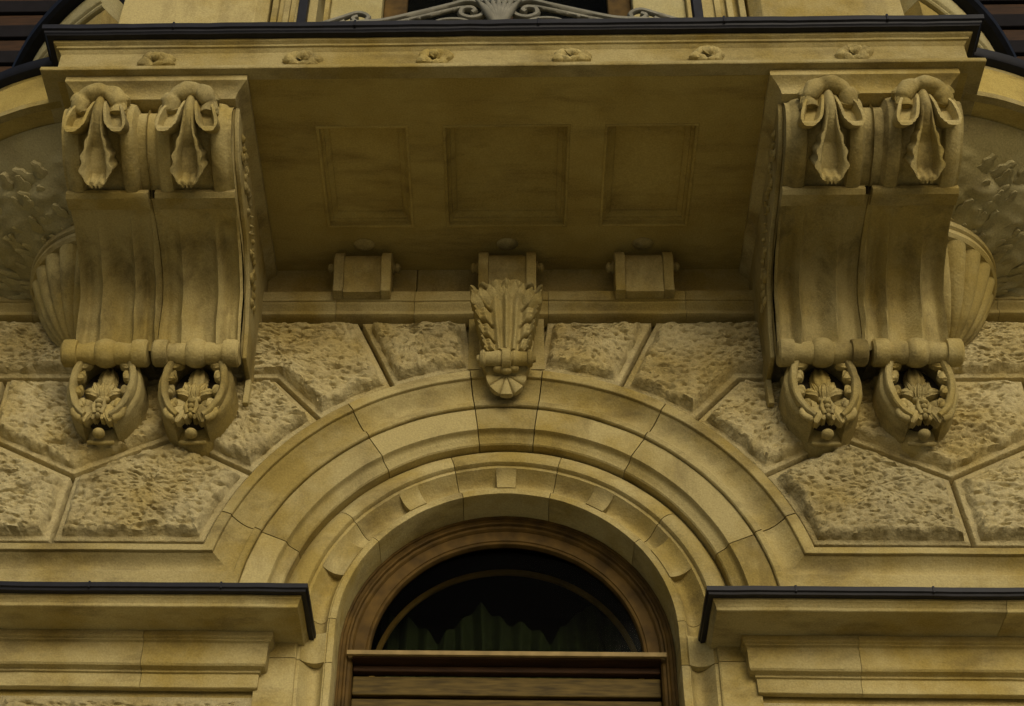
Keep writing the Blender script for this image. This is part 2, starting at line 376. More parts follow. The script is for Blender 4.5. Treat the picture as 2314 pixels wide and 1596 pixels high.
# outer moulding, mitred into the horizontal band on each side
pA = [(0.0, 0.05), (0.0, -0.158), (0.006, -0.166), (0.040, -0.168), (0.046, -0.164)] + [(0.05 + 0.135 * t, -0.145 - 0.055 * t ** 1.7 + 0.012 * math.sin(math.pi * t)) for t in [k / 9 for k in range(10)]] + [(0.192, -0.203), (0.195, -0.222), (0.199, -0.226), (0.258, -0.224), (0.266, -0.216), (0.268, 0.05)]
def outer_ring(t0, t1, s, horiz=False):
    L = []
    if horiz:
        for i in range(31):
            u = i / 30; L.append([])
            for d, y in pA:
                r = 1.597 + d; z = 0.263 + 0.72 * d - (0.06 if d < 0.02 else 0); xc = -math.sqrt(r * r - z * z); L[-1].append((-4.6 + (xc + 4.6) * u, y, z))
    n = max(3, int((t1 - t0) / 2.2))
    for i in range(0 if not horiz else 1, n + 1):
        L.append([])
        for d, y in pA:
            r = 1.597 + d
            if horiz:
                z = 0.263 + 0.72 * d - (0.06 if d < 0.02 else 0); th = 180 - math.degrees(math.asin(z / r)); tt = th + (t0 - th) * i / n
            else: tt = t1 + (t0 - t1) * i / n
            L[-1].append((r * math.cos(R_(tt)), y, r * math.sin(R_(tt))))
    mb = MB(); mb.loops(L); mb.build('outer_voussoir', M_MLD, portal, mirror=s, wob=0.003, sharp=30)
g = 0.12
for s in (1, -1):
    outer_ring(158 + g, 170, s, True)
    outer_ring(123 + g, 158 - g, s); outer_ring(97.3 + g, 123 - g, s)
outer_ring(82.7 + g, 97.3 - g, 1)
# inner order with scooped band and projecting blocks
pCcore = [(1.352, 0.31), (0.999, 0.31), (0.999, 0.0), (1.003, -0.010), (1.038, -0.012), (1.045, -0.004)] + \
     [(1.05 + 0.13 * t, -0.004 + 0.075 * math.sin(math.pi * (t ** 0.8)) - 0.02 * t) for t in [k / 10 for k in range(11)]] + \
     [(1.185, -0.032), (1.203, -0.034), (1.207, -0.05)]
pC = pCcore + [(1.215, -0.062), (1.235, -0.068), (1.27, -0.062), (1.31, -0.04), (1.345, 0.005), (1.352, 0.012)]
pJ = pCcore + [(1.215, -0.055), (1.43, -0.055), (1.43, 0.31)]
pJ[0] = (1.352, 0.31)
for t0, t1 in ((74.5, 105.5), (105.5, 141), (141, 176), (39, 74.5), (4, 39)): ring_piece(pC, t0, t1, 'inner_voussoir')
for a, b in ((176, 191.5), (191.5, 230), (230, 500)):
    ring_piece(pJ, a, b, 'jamb_stone'); ring_piece(pJ, 180 - b, 180 - a, 'jamb_stone')
BS = -1
def block(tc, dt):
    pr = arcp(1.186, -0.036, 1.048, -0.012, 0.030 * BS, 8) + [(1.06, 0.08), (1.17, 0.08)]
    ring_piece(pr, tc - dt, tc + dt, 'dentil_block', M_ASH, gap=0, wob=0.002)
for tc, dt in ((90, 3.1), (121.2, 3.2), (152.6, 6.2), (186.4, 5.0)): 
    block(tc, dt)
    if tc != 90: block(180 - tc, dt)

# ------------------------------------------------------------------ arched window and door head
win = thing('arched_door_head', 'wooden arched transom window with dark glass above horizontal door boards', 'door', (0, 0.25, GROUND))
def wring(prof, name, mat, t0=-14, t1=194, parent=win, wob=0.0):
    n = 90; L = []
    for i in range(n + 1):
        t = t0 + (t1 - t0) * i / n
        L.append([(at_path(r, t)[0], y, at_path(r, t)[1]) for r, y in prof])
    mb = MB(); mb.loops(L); return mb.build(name, mat, parent, wob=wob, sharp=30)
wring([(0.998, 0.34), (0.998, 0.222), (0.985, 0.222), (0.982, 0.235), (0.965, 0.235), (0.955, 0.226), (0.945, 0.228), (0.94, 0.25), (0.925, 0.252), (0.915, 0.268), (0.915, 0.34)], 'outer_frame', M_WOOD, -250, 430)
sash = wring([(0.914, 0.33), (0.914, 0.272), (0.845, 0.272), (0.84, 0.28), (0.832, 0.276), (0.824, 0.28), (0.818, 0.295), (0.818, 0.33)], 'sash_frame', M_WOOD, -1, 181)
wring([(0.845, 0.625), (0.815, 0.62), (0.812, 0.60), (0.82, 0.59), (0.845, 0.59)], 'rear_arch', plain_mat('pale_inner_wood', (0.42, 0.26, 0.08), 0.7), -4, 184)
mb = MB(); n = 48
f = [(0.82 * math.cos(math.pi * k / n), 0.312, 0.82 * math.sin(math.pi * k / n)) for k in range(n + 1)] + [(-0.82, 0.312, -0.06), (0.82, 0.312, -0.06)]
mb.loops([f, [(x, y + 0.006, z) for x, y, z in f]]); sash['base'] = list(win['base']); mb.build('glass', M_GLASS, sash)
mb = MB(); mb.box(-0.945, 0.945, 0.19, 0.215, -0.049, -0.019); mb.build('drip_strip', plain_mat('bleached_wood', (0.26, 0.19, 0.08), 0.7), win, bevel=0.003)
mb = MB(); mb.box(-0.913, 0.913, 0.216, 0.36, -0.055, -0.022); mb.build('transom_bar', M_WOODD, win, bevel=0.004)
mb = MB(); mb.box(-0.913, 0.913, 0.30, 0.36, -0.098, -0.058); mb.build('transom_moulding', M_WOODD, win, bevel=0.006)
zz = -0.115
for k, h in enumerate((0.125, 0.19, 0.19, 0.19, 0.19, 0.19)):
    mb = MB(); mb.box(-0.913, 0.913, 0.335 if k else 0.33, 0.37, zz - h, zz); mb.build('board', M_WOODH, win, bevel=0.006); zz -= h + 0.024
mb = MB(); mb.box(-0.913, 0.913, 0.375, 0.41, zz, -0.1); mb.build('backing_board', M_WOODD, win)
mb = MB(); mb.box(-0.913, 0.913, 0.33, 0.39, GROUND + 0.05, zz); mb.build('door_leaf', M_WOODH, win)
# dark hall behind
mb = MB()
hb = [(-1.6, 0.66), (1.6, 0.66), (1.6, 3.4), (-1.6, 3.4)]
mb.box(-1.7, 1.7, 3.4, 3.5, -3, 2.4); mb.box(-1.8, -1.7, 0.2, 3.5, -3, 2.4); mb.box(1.7, 1.8, 0.2, 3.5, -3, 2.4); mb.box(-1.7, 1.7, 0.2, 3.4, 2.3, 2.4); mb.box(-1.7, 1.7, 0.2, 3.4, -3.1, -3.0)
tag(mb.build('hall_interior', M_DARK), 'unlit hall seen through the arched glass', 'room')
mb = MB(); L = []
nx = 150
for i in range(nx + 1):
    x = -0.78 + 1.5 * i / nx
    top = 0.42 + 0.24 * (1 - abs(math.sin((x + 0.12) * 4.6))) ** 0.8 + 0.05 * abs(math.sin(x * 13)) + 0.03 * noise.noise(Vector((x * 5, 0, 0)))
    row = []
    for j in range(9):
        z = -0.4 + (top + 0.4) * j / 8; row.append((x + 0.05 * math.sin(x * 9) * (j / 8), 0.78 + 0.07 * math.sin(x * 52 + 2 * math.sin(x * 9)) * (1 - 0.5 * j / 8), z))
    L.append(row)
L2 = [p for r in L for p in r]; mb.quadgrid(L2, nx + 1, 9); mb.quadgrid([(a, b + 0.008, c) for a, b, c in L2], nx + 1, 9)
tag(mb.build('curtain', M_CURT), 'green gathered curtain behind the lower edge of the arched glass', 'curtain')

# ------------------------------------------------------------------ lower cornices on pilasters
def cornice(s, label, lab2):
    base = (-2.8 * s, -0.1, GROUND)
    th = thing('pilaster_cornice', label, 'cornice', base, group='cornices beside the door')
    def sweep_ret(prof, x_out, name, mat, wob=0.003, x0=-4.6, bev=0):
        L = []; n = 26
        prof = [(y - 0.09, z - 0.066) for y, z in prof]
        X = lambda y: -1.46 + 0.68 * max(-y, -0.06)
        for i in range(n + 1): L.append([(x0 + (X(y) - x0) * i / n, y, z) for y, z in prof])
        for i in range(1, 4): L.append([(X(y), y + (0.05 - y) * i / 3, z) for y, z in prof])
        mb = MB(); mb.loops(L); return mb.build(name, mat, th, mirror=s, wob=wob, sharp=30, bevel=bev)
    # zinc
    sweep_ret([(0.0, 0.056), (-0.418, 0.044), (-0.424, 0.040), (-0.424, 0.012), (-0.412, 0.006), (-0.408, -0.006), (-0.372, -0.006), (-0.366, 0.006), (0.0, 0.010)], 0, 'zinc_flashing', M_METAL, wob=0.0035)
    for x in (-4.0, -3.15, -2.35, -1.6):
        mb = MB(); mb.box(x - 0.006, x + 0.006, -0.5185, -0.40, -0.062, -0.020); mb.build('flashing_seam', M_METAL, th, mirror=s, bevel=0.002)
    p = [(-0.02, 0.004), (-0.360, 0.002), (-0.364, -0.004), (-0.362, -0.020), (-0.352, -0.026), (-0.346, -0.036), (-0.338, -0.046), (-0.336, -0.062), (-0.330, -0.066)]
    p += [(-0.10, -0.064), (-0.092, -0.066), (-0.091, -0.106), (-0.080, -0.110), (-0.074, -0.112), (-0.074, -0.120), (-0.058, -0.126), (-0.055, -0.13), (-0.053, -0.246)]
    p += [(-0.050, -0.258), (-0.040, -0.268), (-0.010, -0.272), (-0.002, -0.276), (-0.002, -0.288), (0.012, -0.292), (0.014, -0.376), (0.02, -0.380), (0.05, -0.382), (0.05, -0.1)]
    p = [(y - 0.004, z) for y, z in p]
    # split the run into courses and stones along its length
    upper = [q for q in p if q[1] > -0.0665] + [(-0.02, -0.064)]
    lower = [(-0.02, -0.068), (-0.095, -0.068)] + [q for q in p if q[1] < -0.0665]
    def run(prof, cuts, name):
        for k in range(len(cuts) - 1):
            a, b = cuts[k], cuts[k + 1]
            if b is None: sweep_ret(prof, 0, name, M_MLD, x0=a + 0.0015)
            else:
                mb = MB(); sweep_x(mb, [(y - 0.09, z - 0.066) for y, z in prof], a + 0.0015, b - 0.0015); mb.build(name, M_MLD, th, mirror=s, wob=0.003, sharp=30)
    run(upper, (-4.6, -2.92, None) if s > 0 else (-4.6, -2.75, None), 'corona_stone')
    run(lower, (-4.6, -3.4, -2.08, None) if s > 0 else (-4.6, -3.3, -1.98, None), 'bed_moulding_stone')
    return th
ths = {}
ths[1] = cornice(1, 'left stone cornice capped with dark metal, beside the wooden door', '')
ths[-1] = cornice(-1, 'right stone cornice capped with dark metal, beside the wooden door', '')
for s in (1, -1):
    side = 'left' if s > 0 else 'right'
    pl = thing('pilaster', side + ' rock-faced stone pilaster under the metal-capped cornice', 'pilaster', (-2.8 * s, 0, GROUND), group='pilasters beside the door')
    zt = -0.462
    for r in range(4):
        zb = zt - 0.62
        cuts = (-4.6, -2.9, -1.375) if r % 2 == 0 else (-4.6, -3.6, -2.2, -1.375)
        for a, b in zip(cuts[:-1], cuts[1:]):
            stone([(a, zt), (b, zt), (b, zb), (a, zb)], None, pl, s, 50 + r * 3 + a, y0=0.0 + (0.03 if 0 else 0) - 0.03, relief=0.8)
        zt = zb
    mb = MB(); mb.box(-4.6, -1.39, -0.05, 0.2, GROUND, zt); mb.build('plinth', M_ASH, pl, mirror=s, bevel=0.01)

# ------------------------------------------------------------------ balcony
ZS = 2.851
balc = thing('balcony', 'central stone balcony slab with three sunken soffit panels and dark metal edge', 'balcony', (0, -1, ZS))
mb = MB()
gx = [-2.80, -1.195, -0.645, -0.385, 0.385, 0.645, 1.195, 2.80]; gy = [-1.80, -1.41, -0.575, -0.152]
for i in range(7):
    for j in range(3):
        if j == 1 and i in (1, 3, 5): continue
        o = len(mb.v); nx_ = max(2, int((gx[i + 1] - gx[i]) / 0.1)); ny_ = max(2, int((gy[j + 1] - gy[j]) / 0.1))
        for (z) in (ZS,):
            mb.quadgrid([(gx[i] + (gx[i + 1] - gx[i]) * a / nx_, gy[j] + (gy[j + 1] - gy[j]) * b / ny_, z) for a in range(nx_ + 1) for b in range(ny_ + 1)], nx_ + 1, ny_ + 1)
mb.box(gx[0], gx[-1], gy[0], gy[-1], ZS + 0.09, ZS + 0.3)
slab = mb.build('soffit_slab', M_SOF, balc, wob=0.0025, wsc=3)
for i in (1, 3, 5):
    x0, x1, y0, y1 = gx[i], gx[i + 1], gy[1], gy[2]; mb = MB()
    st = [(-0.022, 0.003), (-0.020, -0.005), (-0.014, -0.008), (-0.006, -0.008), (-0.002, -0.004), (0, 0), (0.003, 0.034), (0.020, 0.038), (0.024, 0.052), (0.036, 0.058), (0.052, 0.074), (0.056, 0.086), (0.060, 0.087)]
    L = []
    for d, h in st:
        a0, a1, b0, b1 = x0 + d, x1 - d, y0 + d, y1 - d
        L.append([(a0, b0, ZS + h), (a1, b0, ZS + h), (a1, b1, ZS + h), (a0, b1, ZS + h)])
    n = len(L); o = mb.quadgrid([p for l in L for p in l], n, 4, closed_j=True); mb.f.append(tuple(o + (n - 1) * 4 + k for k in range(4)))
    mb.build('soffit_panel', M_SOF, balc, sharp=20)
def ret_sweep(prof, name, mat, parent, xh=2.80, yf=-1.80, yb=-0.2, wob=0.003, seg=50):
    """prof (offset outward, z) carried round the three free sides of the slab"""
    L = []
    for i in range(9): L.append([(-xh - d, yb + (yf - d - yb) * i / 8, z) for d, z in prof])
    for i in range(1, seg + 1): L.append([(-xh - d + 2 * (xh + d) * i / seg, yf - d, z) for d, z in prof])
    for i in range(1, 9): L.append([(xh + d, (yf - d) + (yb - yf + d) * i / 8, z) for d, z in prof])
    mb = MB(); mb.loops(L); return mb.build(name, mat, parent, wob=wob, sharp=30)
ret_sweep([(0, ZS), (0.088, ZS), (0.092, ZS + 0.006), (0.090, ZS + 0.032), (0.082, ZS + 0.040), (0.03, ZS + 0.055), (0.018, ZS + 0.075),
           (0.018, 3.100), (0.028, 3.112), (0.036, 3.126), (0.048, 3.130), (0.050, 3.146), (0.060, 3.152), (0.070, 3.158), (0.072, 3.178), (0.06, 3.181), (0, 3.181)], 'frieze_moulding', M_MLD, balc)
ret_sweep([(0, 3.184), (0.066, 3.184), (0.070, 3.176), (0.112, 3.176), (0.116, 3.184), (0.124, 3.190), (0.126, 3.206), (0.140, 3.212), (0.142, 3.250), (0.134, 3.256), (0, 3.29)], 'metal_edge', M_METAL, balc, wob=0.004)
for x in (-2.1, -0.95, 0.2, 1.35, 2.35):
    mb = MB(); mb.box(x - 0.007, x + 0.007, -1.947, -1.86, 3.204, 3.259); mb.build('flashing_seam', M_METAL, balc, bevel=0.002)
# carved flowers on the frieze
for k, x in enumerate((-2.19, -1.27, -0.446, 0.405, 1.245, 2.13)):
    mb = MB(); random.seed(k)
    c = Vector((x, -1.825, 3.015))
    for q in range(8):
        a = 2 * math.pi * q / 8 + random.random() * 0.4; d_ = Vector((math.cos(a) * 1.25, 0, math.sin(a) * 0.8))
        mb.leaflet(c + d_ * 0.02, c + d_ * (0.085 + 0.02 * random.random()), 0.034, (0, -1, 0), 0.035, 0.012 * random.random(), -0.015, ni=9, nj=6, back=0.05)
    mb.blob(c + Vector((0, -0.03, 0)), (0.034, 0.03, 0.026), 12, 8, lambda d, th, ph: 1 + 0.2 * math.sin(4 * ph))
    mb.build('rosette', M_CARV, balc, sharp=70, wob=0.012, wsc=12)

# pedestals, plinths and iron railing on the balcony
for s in (1, -1):
    side = 'left' if s > 0 else 'right'
    pd = thing('parapet_pedestal', side + ' plain stone parapet block standing on the balcony edge', 'parapet', (-2.05 * s, -1.6, 3.25), group='parapet blocks on the balcony')
    mb = MB(); L = []
    for z, dx in ((3.24, 0), (3.36, 0), (3.37, -0.012), (4.2, -0.02)):
        L.append([(-2.53 - dx, -1.80, z), (-1.62 + dx, -1.80, z), (-1.55 + dx, -1.72, z), (-1.55 + dx, -1.45, z), (-2.53 - dx, -1.45, z)])
    mb.loops(L); mb.build('shaft', M_ASH, pd, mirror=s, bevel=0.006)
    mb = MB(); mb.box(-2.6, -1.5, -1.86, -1.4, 4.2, 4.3); mb.build('cap', M_MLD, pd, mirror=s, bevel=0.01)
    fl = thing('panelled_pier', side + ' small stepped stone pier between parapet block and iron railing', 'pier', (-1.4 * s, -1.6, 3.25), group='stepped piers beside the railing')
    mb = MB(); mb.box(-1.545, -1.25, -1.70, -1.45, 3.24, 4.2); mb.build('shaft', M_ASH, fl, mirror=s, bevel=0.005)
    for k in range(3):
        d = 0.03 * k; t = 0.035
        mb = MB(); z0 = 3.36 + 0.075 * k; x0, x1 = -1.54 + 0.075 * k, -1.255
        mb.box(x0, x1, -1.70 - 0.05 + 0.015 * k, -1.702, z0, z0 + 0.045); mb.box(x0, x0 + 0.04, -1.70 - 0.049 + 0.015 * k, -1.702, z0 + 0.046, 4.15)
        mb.build('raised_band', M_MLD, fl, mirror=s, bevel=0.004)
rail = thing('iron_railing', 'grey wrought iron railing of scrolls with a central plume on the balcony', 'railing', (-0.05, -1.75, 3.25))
CXR = -0.05
def px(p):   # picture sketch units to metres in the railing's own plane
    return (p[0], p[1])
def iron(path, r, name='scroll_bar', s=1, y=-1.76, n=6):
    P = cr(path, 6); mb = MB(); mb.tube([(CXR + s * x, y, z + 0.025) for x, z in P], r * 1.12, 6); return mb.build(name, M_IRON, rail, sharp=60)
top = [(1.10, 3.435), (0.965, 3.450), (0.86, 3.460), (0.73, 3.478), (0.557, 3.540), (0.325, 3.63), (0.21, 3.677), (0.125, 3.65), (0.09, 3.58), (0.115, 3.517), (0.185, 3.494), (0.244, 3.53), (0.235, 3.59), (0.18, 3.60), (0.155, 3.57), (0.175, 3.55)]
low = [(0.96, 3.405), (0.86, 3.415), (0.73, 3.435), (0.56, 3.492), (0.33, 3.58), (0.23, 3.61), (0.165, 3.60)]
for s in (1, -1):
    iron(top, 0.020, s=s); iron(low, 0.014, s=s)
    iron([(1.24, 3.43), (1.15, 3.445), (1.02, 3.51), (0.918, 3.56), (0.85, 3.525), (0.86, 3.47), (0.918, 3.462), (0.945, 3.50), (0.915, 3.52)], 0.018, s=s)
    iron([(1.24, 3.40), (1.14, 3.405), (1.04, 3.45), (1.0, 3.48)], 0.013, s=s); iron([(1.20, 3.38), (1.15, 3.44), (1.08, 3.44), (1.03, 3.38)], 0.012, s=s)
    iron([(0.48, 3.36), (0.40, 3.46), (0.30, 3.485), (0.20, 3.46), (0.12, 3.36)], 0.014, s=s)
    iron([(0.44, 3.36), (0.38, 3.43), (0.30, 3.45), (0.23, 3.43), (0.17, 3.36)], 0.011, s=s)
    iron([(0.66, 3.37), (0.57, 3.43), (0.50, 3.42), (0.46, 3.37)], 0.011, s=s)
    for q in range(9):
        t = (q + 0.5) / 9; x = 0.92 - 0.66 * t; P = cr(top, 6); za = min(P[:60], key=lambda p: abs(p[0] - x))[1]
        mb = MB(); mb.blob((CXR + s * x, -1.76, za - 0.026), (0.017, 0.017, 0.017), 8, 6); mb.build('bead', M_IRON, rail)
    mb = MB()
    mb.box(CXR + s * 1.25 - 0.0, CXR + s * 1.31, -1.78, -1.72, 3.25, 4.2); mb.build('post', M_METAL, rail, bevel=0.004)
mb = MB()
for k in range(-3, 4):
    a = k * 0.13; P = [(CXR + math.sin(a) * t * 0.26 * (1 + 0.5 * t), -1.78 - 0.02 * math.cos(a), 3.36 + t * 0.34 * math.cos(a * 0.9)) for t in [j / 8 for j in range(9)]]
    mb.tube(P, [0.026 * (0.45 + 0.9 * math.sin(math.pi * min(1, t / 8 + 0.15))) for t in range(9)], 8)
mb.build('plume', M_IRON, rail, sharp=60)
iron([(0.0, 3.66), (0.10, 3.67), (0.17, 3.74), (0.3, 3.72)], 0.018, 'scroll_bar', 1); iron([(0.0, 3.66), (0.10, 3.67), (0.17, 3.72), (0.3, 3.7)], 0.016, 'scroll_bar', -1)
mb = MB(); mb.box(-1.29, 1.19, -1.79, -1.73, 4.15, 4.2); mb.build('handrail', M_METAL, rail, bevel=0.006)
mb = MB(); mb.box(-1.29, 1.19, -1.78, -1.74, 3.30, 3.322); mb.build('bottom_rail', M_METAL, rail, bevel=0.004)

# curved side balconies with carved coves
def side_balcony(s):
    side = 'left' if s > 0 else 'right'
    th = thing('curved_side_balcony', side + ' curved balcony wing with black metal rim and a carved foliage cove', 'balcony', (-3.3 * s, -1, ZS), group='curved balcony wings')
    R0, CX, CY = 1.95, -2.48, 0.27
    def edge(a, d): return (CX - (R0 + d) * math.sin(a), CY - (R0 + d) * math.cos(a))
    A = [R_(10 + 72 * k / 36) for k in range(37)]
    def rim(prof, name, mat):
        mb = MB(); mb.loops([[(*edge(a, d), z) for d, z in prof] for a in A]); return mb.build(name, mat, th, mirror=s, wob=0.003, sharp=30)
    mb = MB(); mb.loops([[(*edge(a, -0.002), ZS + 0.003) , (*edge(a, -0.7), ZS + 0.003), (*edge(a, -0.7), ZS + 0.3), (*edge(a, -0.002), ZS + 0.3)] for a in A]); mb.build('soffit_slab', M_SOF, th, mirror=s)
    rim([(-0.05, ZS - 0.002), (0.0, ZS - 0.002), (0.004, ZS + 0.036), (-0.03, ZS + 0.05), (-0.045, ZS + 0.07), (-0.045, 3.10), (-0.03, 3.12), (-0.02, 3.13), (-0.018, 3.146), (-0.004, 3.155), (0.0, 3.178), (-0.1, 3.181)], 'frieze_moulding', M_MLD)
    rim([(-0.1, 3.183), (0.03, 3.183), (0.05, 3.19), (0.062, 3.206), (0.07, 3.25), (0.06, 3.256), (-0.1, 3.29)], 'metal_edge', M_METAL)
    mb = MB(); c = Vector((*edge(R_(25), -0.04), 3.02))
    for q in range(7):
        a = 2 * math.pi * q / 7; mb.blob(c + Vector((math.cos(a) * 0.075, 0.02 * math.cos(a), math.sin(a) * 0.05)), (0.036, 0.03, 0.028), 8, 6)
    mb.blob(c, (0.03, 0.04, 0.03), 8, 6); mb.build('rosette', M_CARV, th, mirror=s, wob=0.006, wsc=20)
    # parapet above, on its own tighter curve
    PX, PY, PR = -1.42, 0.12, 2.33
    B = [R_(33 + 52 * k / 30) for k in range(31)]
    def par(prof, name, mat):
        mb = MB(); mb.loops([[(PX - (PR + d) * math.sin(a), PY - (PR + d) * math.cos(a), z) for d, z in prof] for a in B]); return mb.build(name, mat, th, mirror=s, wob=0.003, sharp=30)
    par([(-0.24, 3.26), (-0.08, 3.26), (-0.08, 3.62), (-0.085, 3.66), (-0.24, 3.66)], 'parapet_wall', M_ASH)
    par([(-0.24, 3.662), (-0.06, 3.662), (-0.05, 3.672), (-0.05, 3.69), (-0.035, 3.70), (-0.03, 3.71), (-0.03, 3.86), (-0.24, 3.87)], 'parapet_band', M_PALE)
    par([(-0.24, 3.872), (0.03, 3.872), (0.06, 3.89), (0.07, 3.93), (-0.24, 3.96)], 'metal_coping', M_METAL)
    # cove
    def cove(a, t, h=0.0):
        r1 = R0 - 0.16; r0 = 0.52
        x1, y1 = CX - r1 * math.sin(a), CY - r1 * math.cos(a)
        # foot of the cove on the wall / corbel
        x0 = CX - r0 * math.sin(a) * 1.15 - 0.0; y0 = min(-0.2, CY - 0.75 * math.cos(a))
        z = 2.46 + (2.845 - 2.46) * (0.45 * t + 0.55 * t ** 2.6); u = 1 - (1 - t) ** 1.15
        p = Vector((x0 + (x1 - x0) * u, y0 + (y1 - y0) * u, z)); return p
    NA, NT = 90, 60; pts = []
    aa = [R_(-14 + 96 * i / NA) for i in range(NA + 1)]
    def fol(a, t):
        ad = math.degrees(a)
        env = max(0, min(1, (0.80 + 0.10 * math.sin(ad * 0.19) - t) / 0.06)) * max(0, min(1, t / 0.05))
        strand = abs(math.sin(ad * 0.30 + 3.2 * t + 1.2 * math.sin(t * 6 + ad * 0.05)))
        lump = 0.5 + 0.5 * noise.noise(Vector((ad * 0.16, t * 13, 3.3)))
        tips = max(0, 1 - abs(t - 0.62) / 0.2)
        return env * (0.035 * strand * (1 - 0.5 * tips) + 0.03 * tips * lump + 0.03 * max(0, noise.noise(Vector((ad * 0.28, t * 16, 9)))))
    for a in aa:
        for j in range(NT + 1):
            t = j / NT; p = cove(a, t); e = 1e-2
            n = (cove(a + e, t) - p).cross(cove(a, min(1, t + e)) - cove(a, min(1, t + e) - e)); n = n.normalized() if n.length > 0 else Vector((0, 0, -1))
            if n.z > 0: n = -n
            pts.append(p + n * fol(a, t))
    mb = MB(); mb.quadgrid(pts, NA + 1, NT + 1); mb.build('cove', M_PALE, th, mirror=s, sharp=50)
    mb = MB(); rs = random.Random(3)
    for row in range(5):
        for k in range(30):
            ad = -12 + 92 * (k + 0.5 * (row % 2)) / 30 + rs.uniform(-0.8, 0.8); a = R_(ad); t0 = 0.10 + 0.135 * row + 0.03 * math.sin(ad * 0.4) + rs.uniform(-0.015, 0.015); dt = 0.15 + 0.03 * rs.random()
            if ad < 18 and t0 > 0.5: continue
            p0 = cove(a, t0); a2 = a + R_(4.0 * math.sin(k * 1.3)); t1 = min(0.93, t0 + dt); p1 = cove(a2, t1); e = 1e-2
            n = (cove(a + e, t0) - p0).cross(cove(a, t0 + e) - p0).normalized()
            if n.z > 0: n = -n
            mb.leaflet(p0 - n * 0.01, p1 + n * 0.02, 0.022 + 0.006 * rs.random() + 0.012 * t0, n, 0.022, 0.032, -0.012, lobes=0 if row < 2 else 3, ni=14, nj=6, back=0.05)
    o = mb.build('acanthus_relief', M_PALE, th, mirror=s, sharp=60, kind='stuff')
for s in (1, -1): side_balcony(s)

# fluted corbels
for s in (1, -1):
    side = 'left' if s > 0 else 'right'
    th = thing('fluted_corbel', 'round shell-fluted stone corbel half hidden behind the ' + side + ' console bracket', 'corbel', (-2.57 * s, -0.3, 2.0), group='fluted corbels beside the consoles')
    cx, cy = -2.57, -0.30
    T = [R_(-95 + 190 * k / 80) for k in range(81)]
    def rr(a): return 0.655
    mb = MB(); prof = [(0.0, 2.60), (0.0, 2.545), (-0.004, 2.535), (-0.022, 2.53), (-0.024, 2.522), (-0.004, 2.512), (0.002, 2.49), (-0.004, 2.466), (-0.026, 2.455), (-0.028, 2.446), (-0.012, 2.438), (-0.010, 2.405), (-0.030, 2.385), (-0.3, 2.385), (-0.3, 2.60)]
    mb.loops([[(cx - (rr(a) + d) * math.sin(a), cy - (rr(a) + d) * math.cos(a), z) for d, z in prof] for a in T]); mb.build('rim', M_MLD, th, mirror=s, sharp=30, wob=0.002)
    pts = []; NA = 180; NT = 24
    for i in range(NA + 1):
        a = R_(-95 + 190 * i / NA); ph = (i / NA * 13) % 1.0; fl = math.sin(math.pi * ph) ** 0.28
        for j in range(NT + 1):
            t = j / NT; q = (1 - t) ** 0.75
            r = 0.06 + (0.615 - 0.06) * q; r += 0.085 * (fl - 0.85) * (0.3 + 0.7 * q)
            z = 2.384 - 0.44 * t - 0.02 * math.sin(math.pi * t)
            pts.append((cx - 0.22 * t - r * math.sin(a), cy + 0.04 * t - r * math.cos(a), z))
    mb = MB(); mb.quadgrid(pts, NA + 1, NT + 1); mb.build('fluted_bowl', M_CARV, th, mirror=s, sharp=40)

# ------------------------------------------------------------------ double consoles
CC = -2.205; HW = 0.525
prof_top = cr([(-1.56, 2.73), (-1.64, 2.725), (-1.705, 2.69), (-1.735, 2.62), (-1.715, 2.53), (-1.64, 2.445), (-1.53, 2.375), (-1.42, 2.335), (-1.345, 2.325)], 8)
prof_low = cr([(-1.318, 2.292), (-1.22, 2.278), (-1.08, 2.268), (-0.93, 2.24), (-0.79, 2.18), (-0.68, 2.07), (-0.63, 1.94), (-0.60, 1.82), (-0.57, 1.70)], 8)
def param(prof):
    d = [0]
    for a, b in zip(prof[:-1], prof[1:]): d.append(d[-1] + math.hypot(a[0] - b[0], a[1] - b[1]))
    def f(s):
        s = max(0, min(1, s)) * d[-1]; i = 0
        while i < len(d) - 2 and d[i + 1] < s: i += 1
        u = (s - d[i]) / max(1e-9, d[i + 1] - d[i]); a, b = prof[i], prof[i + 1]
        ty, tz = b[0] - a[0], b[1] - a[1]; l = math.hypot(ty, tz)
        return (a[0] + ty * u, a[1] + tz * u, tz / l, -ty / l)       # point, outward normal
    return f
FT, FL = param(prof_top), param(prof_low)
def S(x, s, h, F=FT):
    y, z, ny, nz = F(s)
    if ny > 0 and F is FT and False: ny, nz = -ny, -nz
    return (x, y + ny * h, z + nz * h)
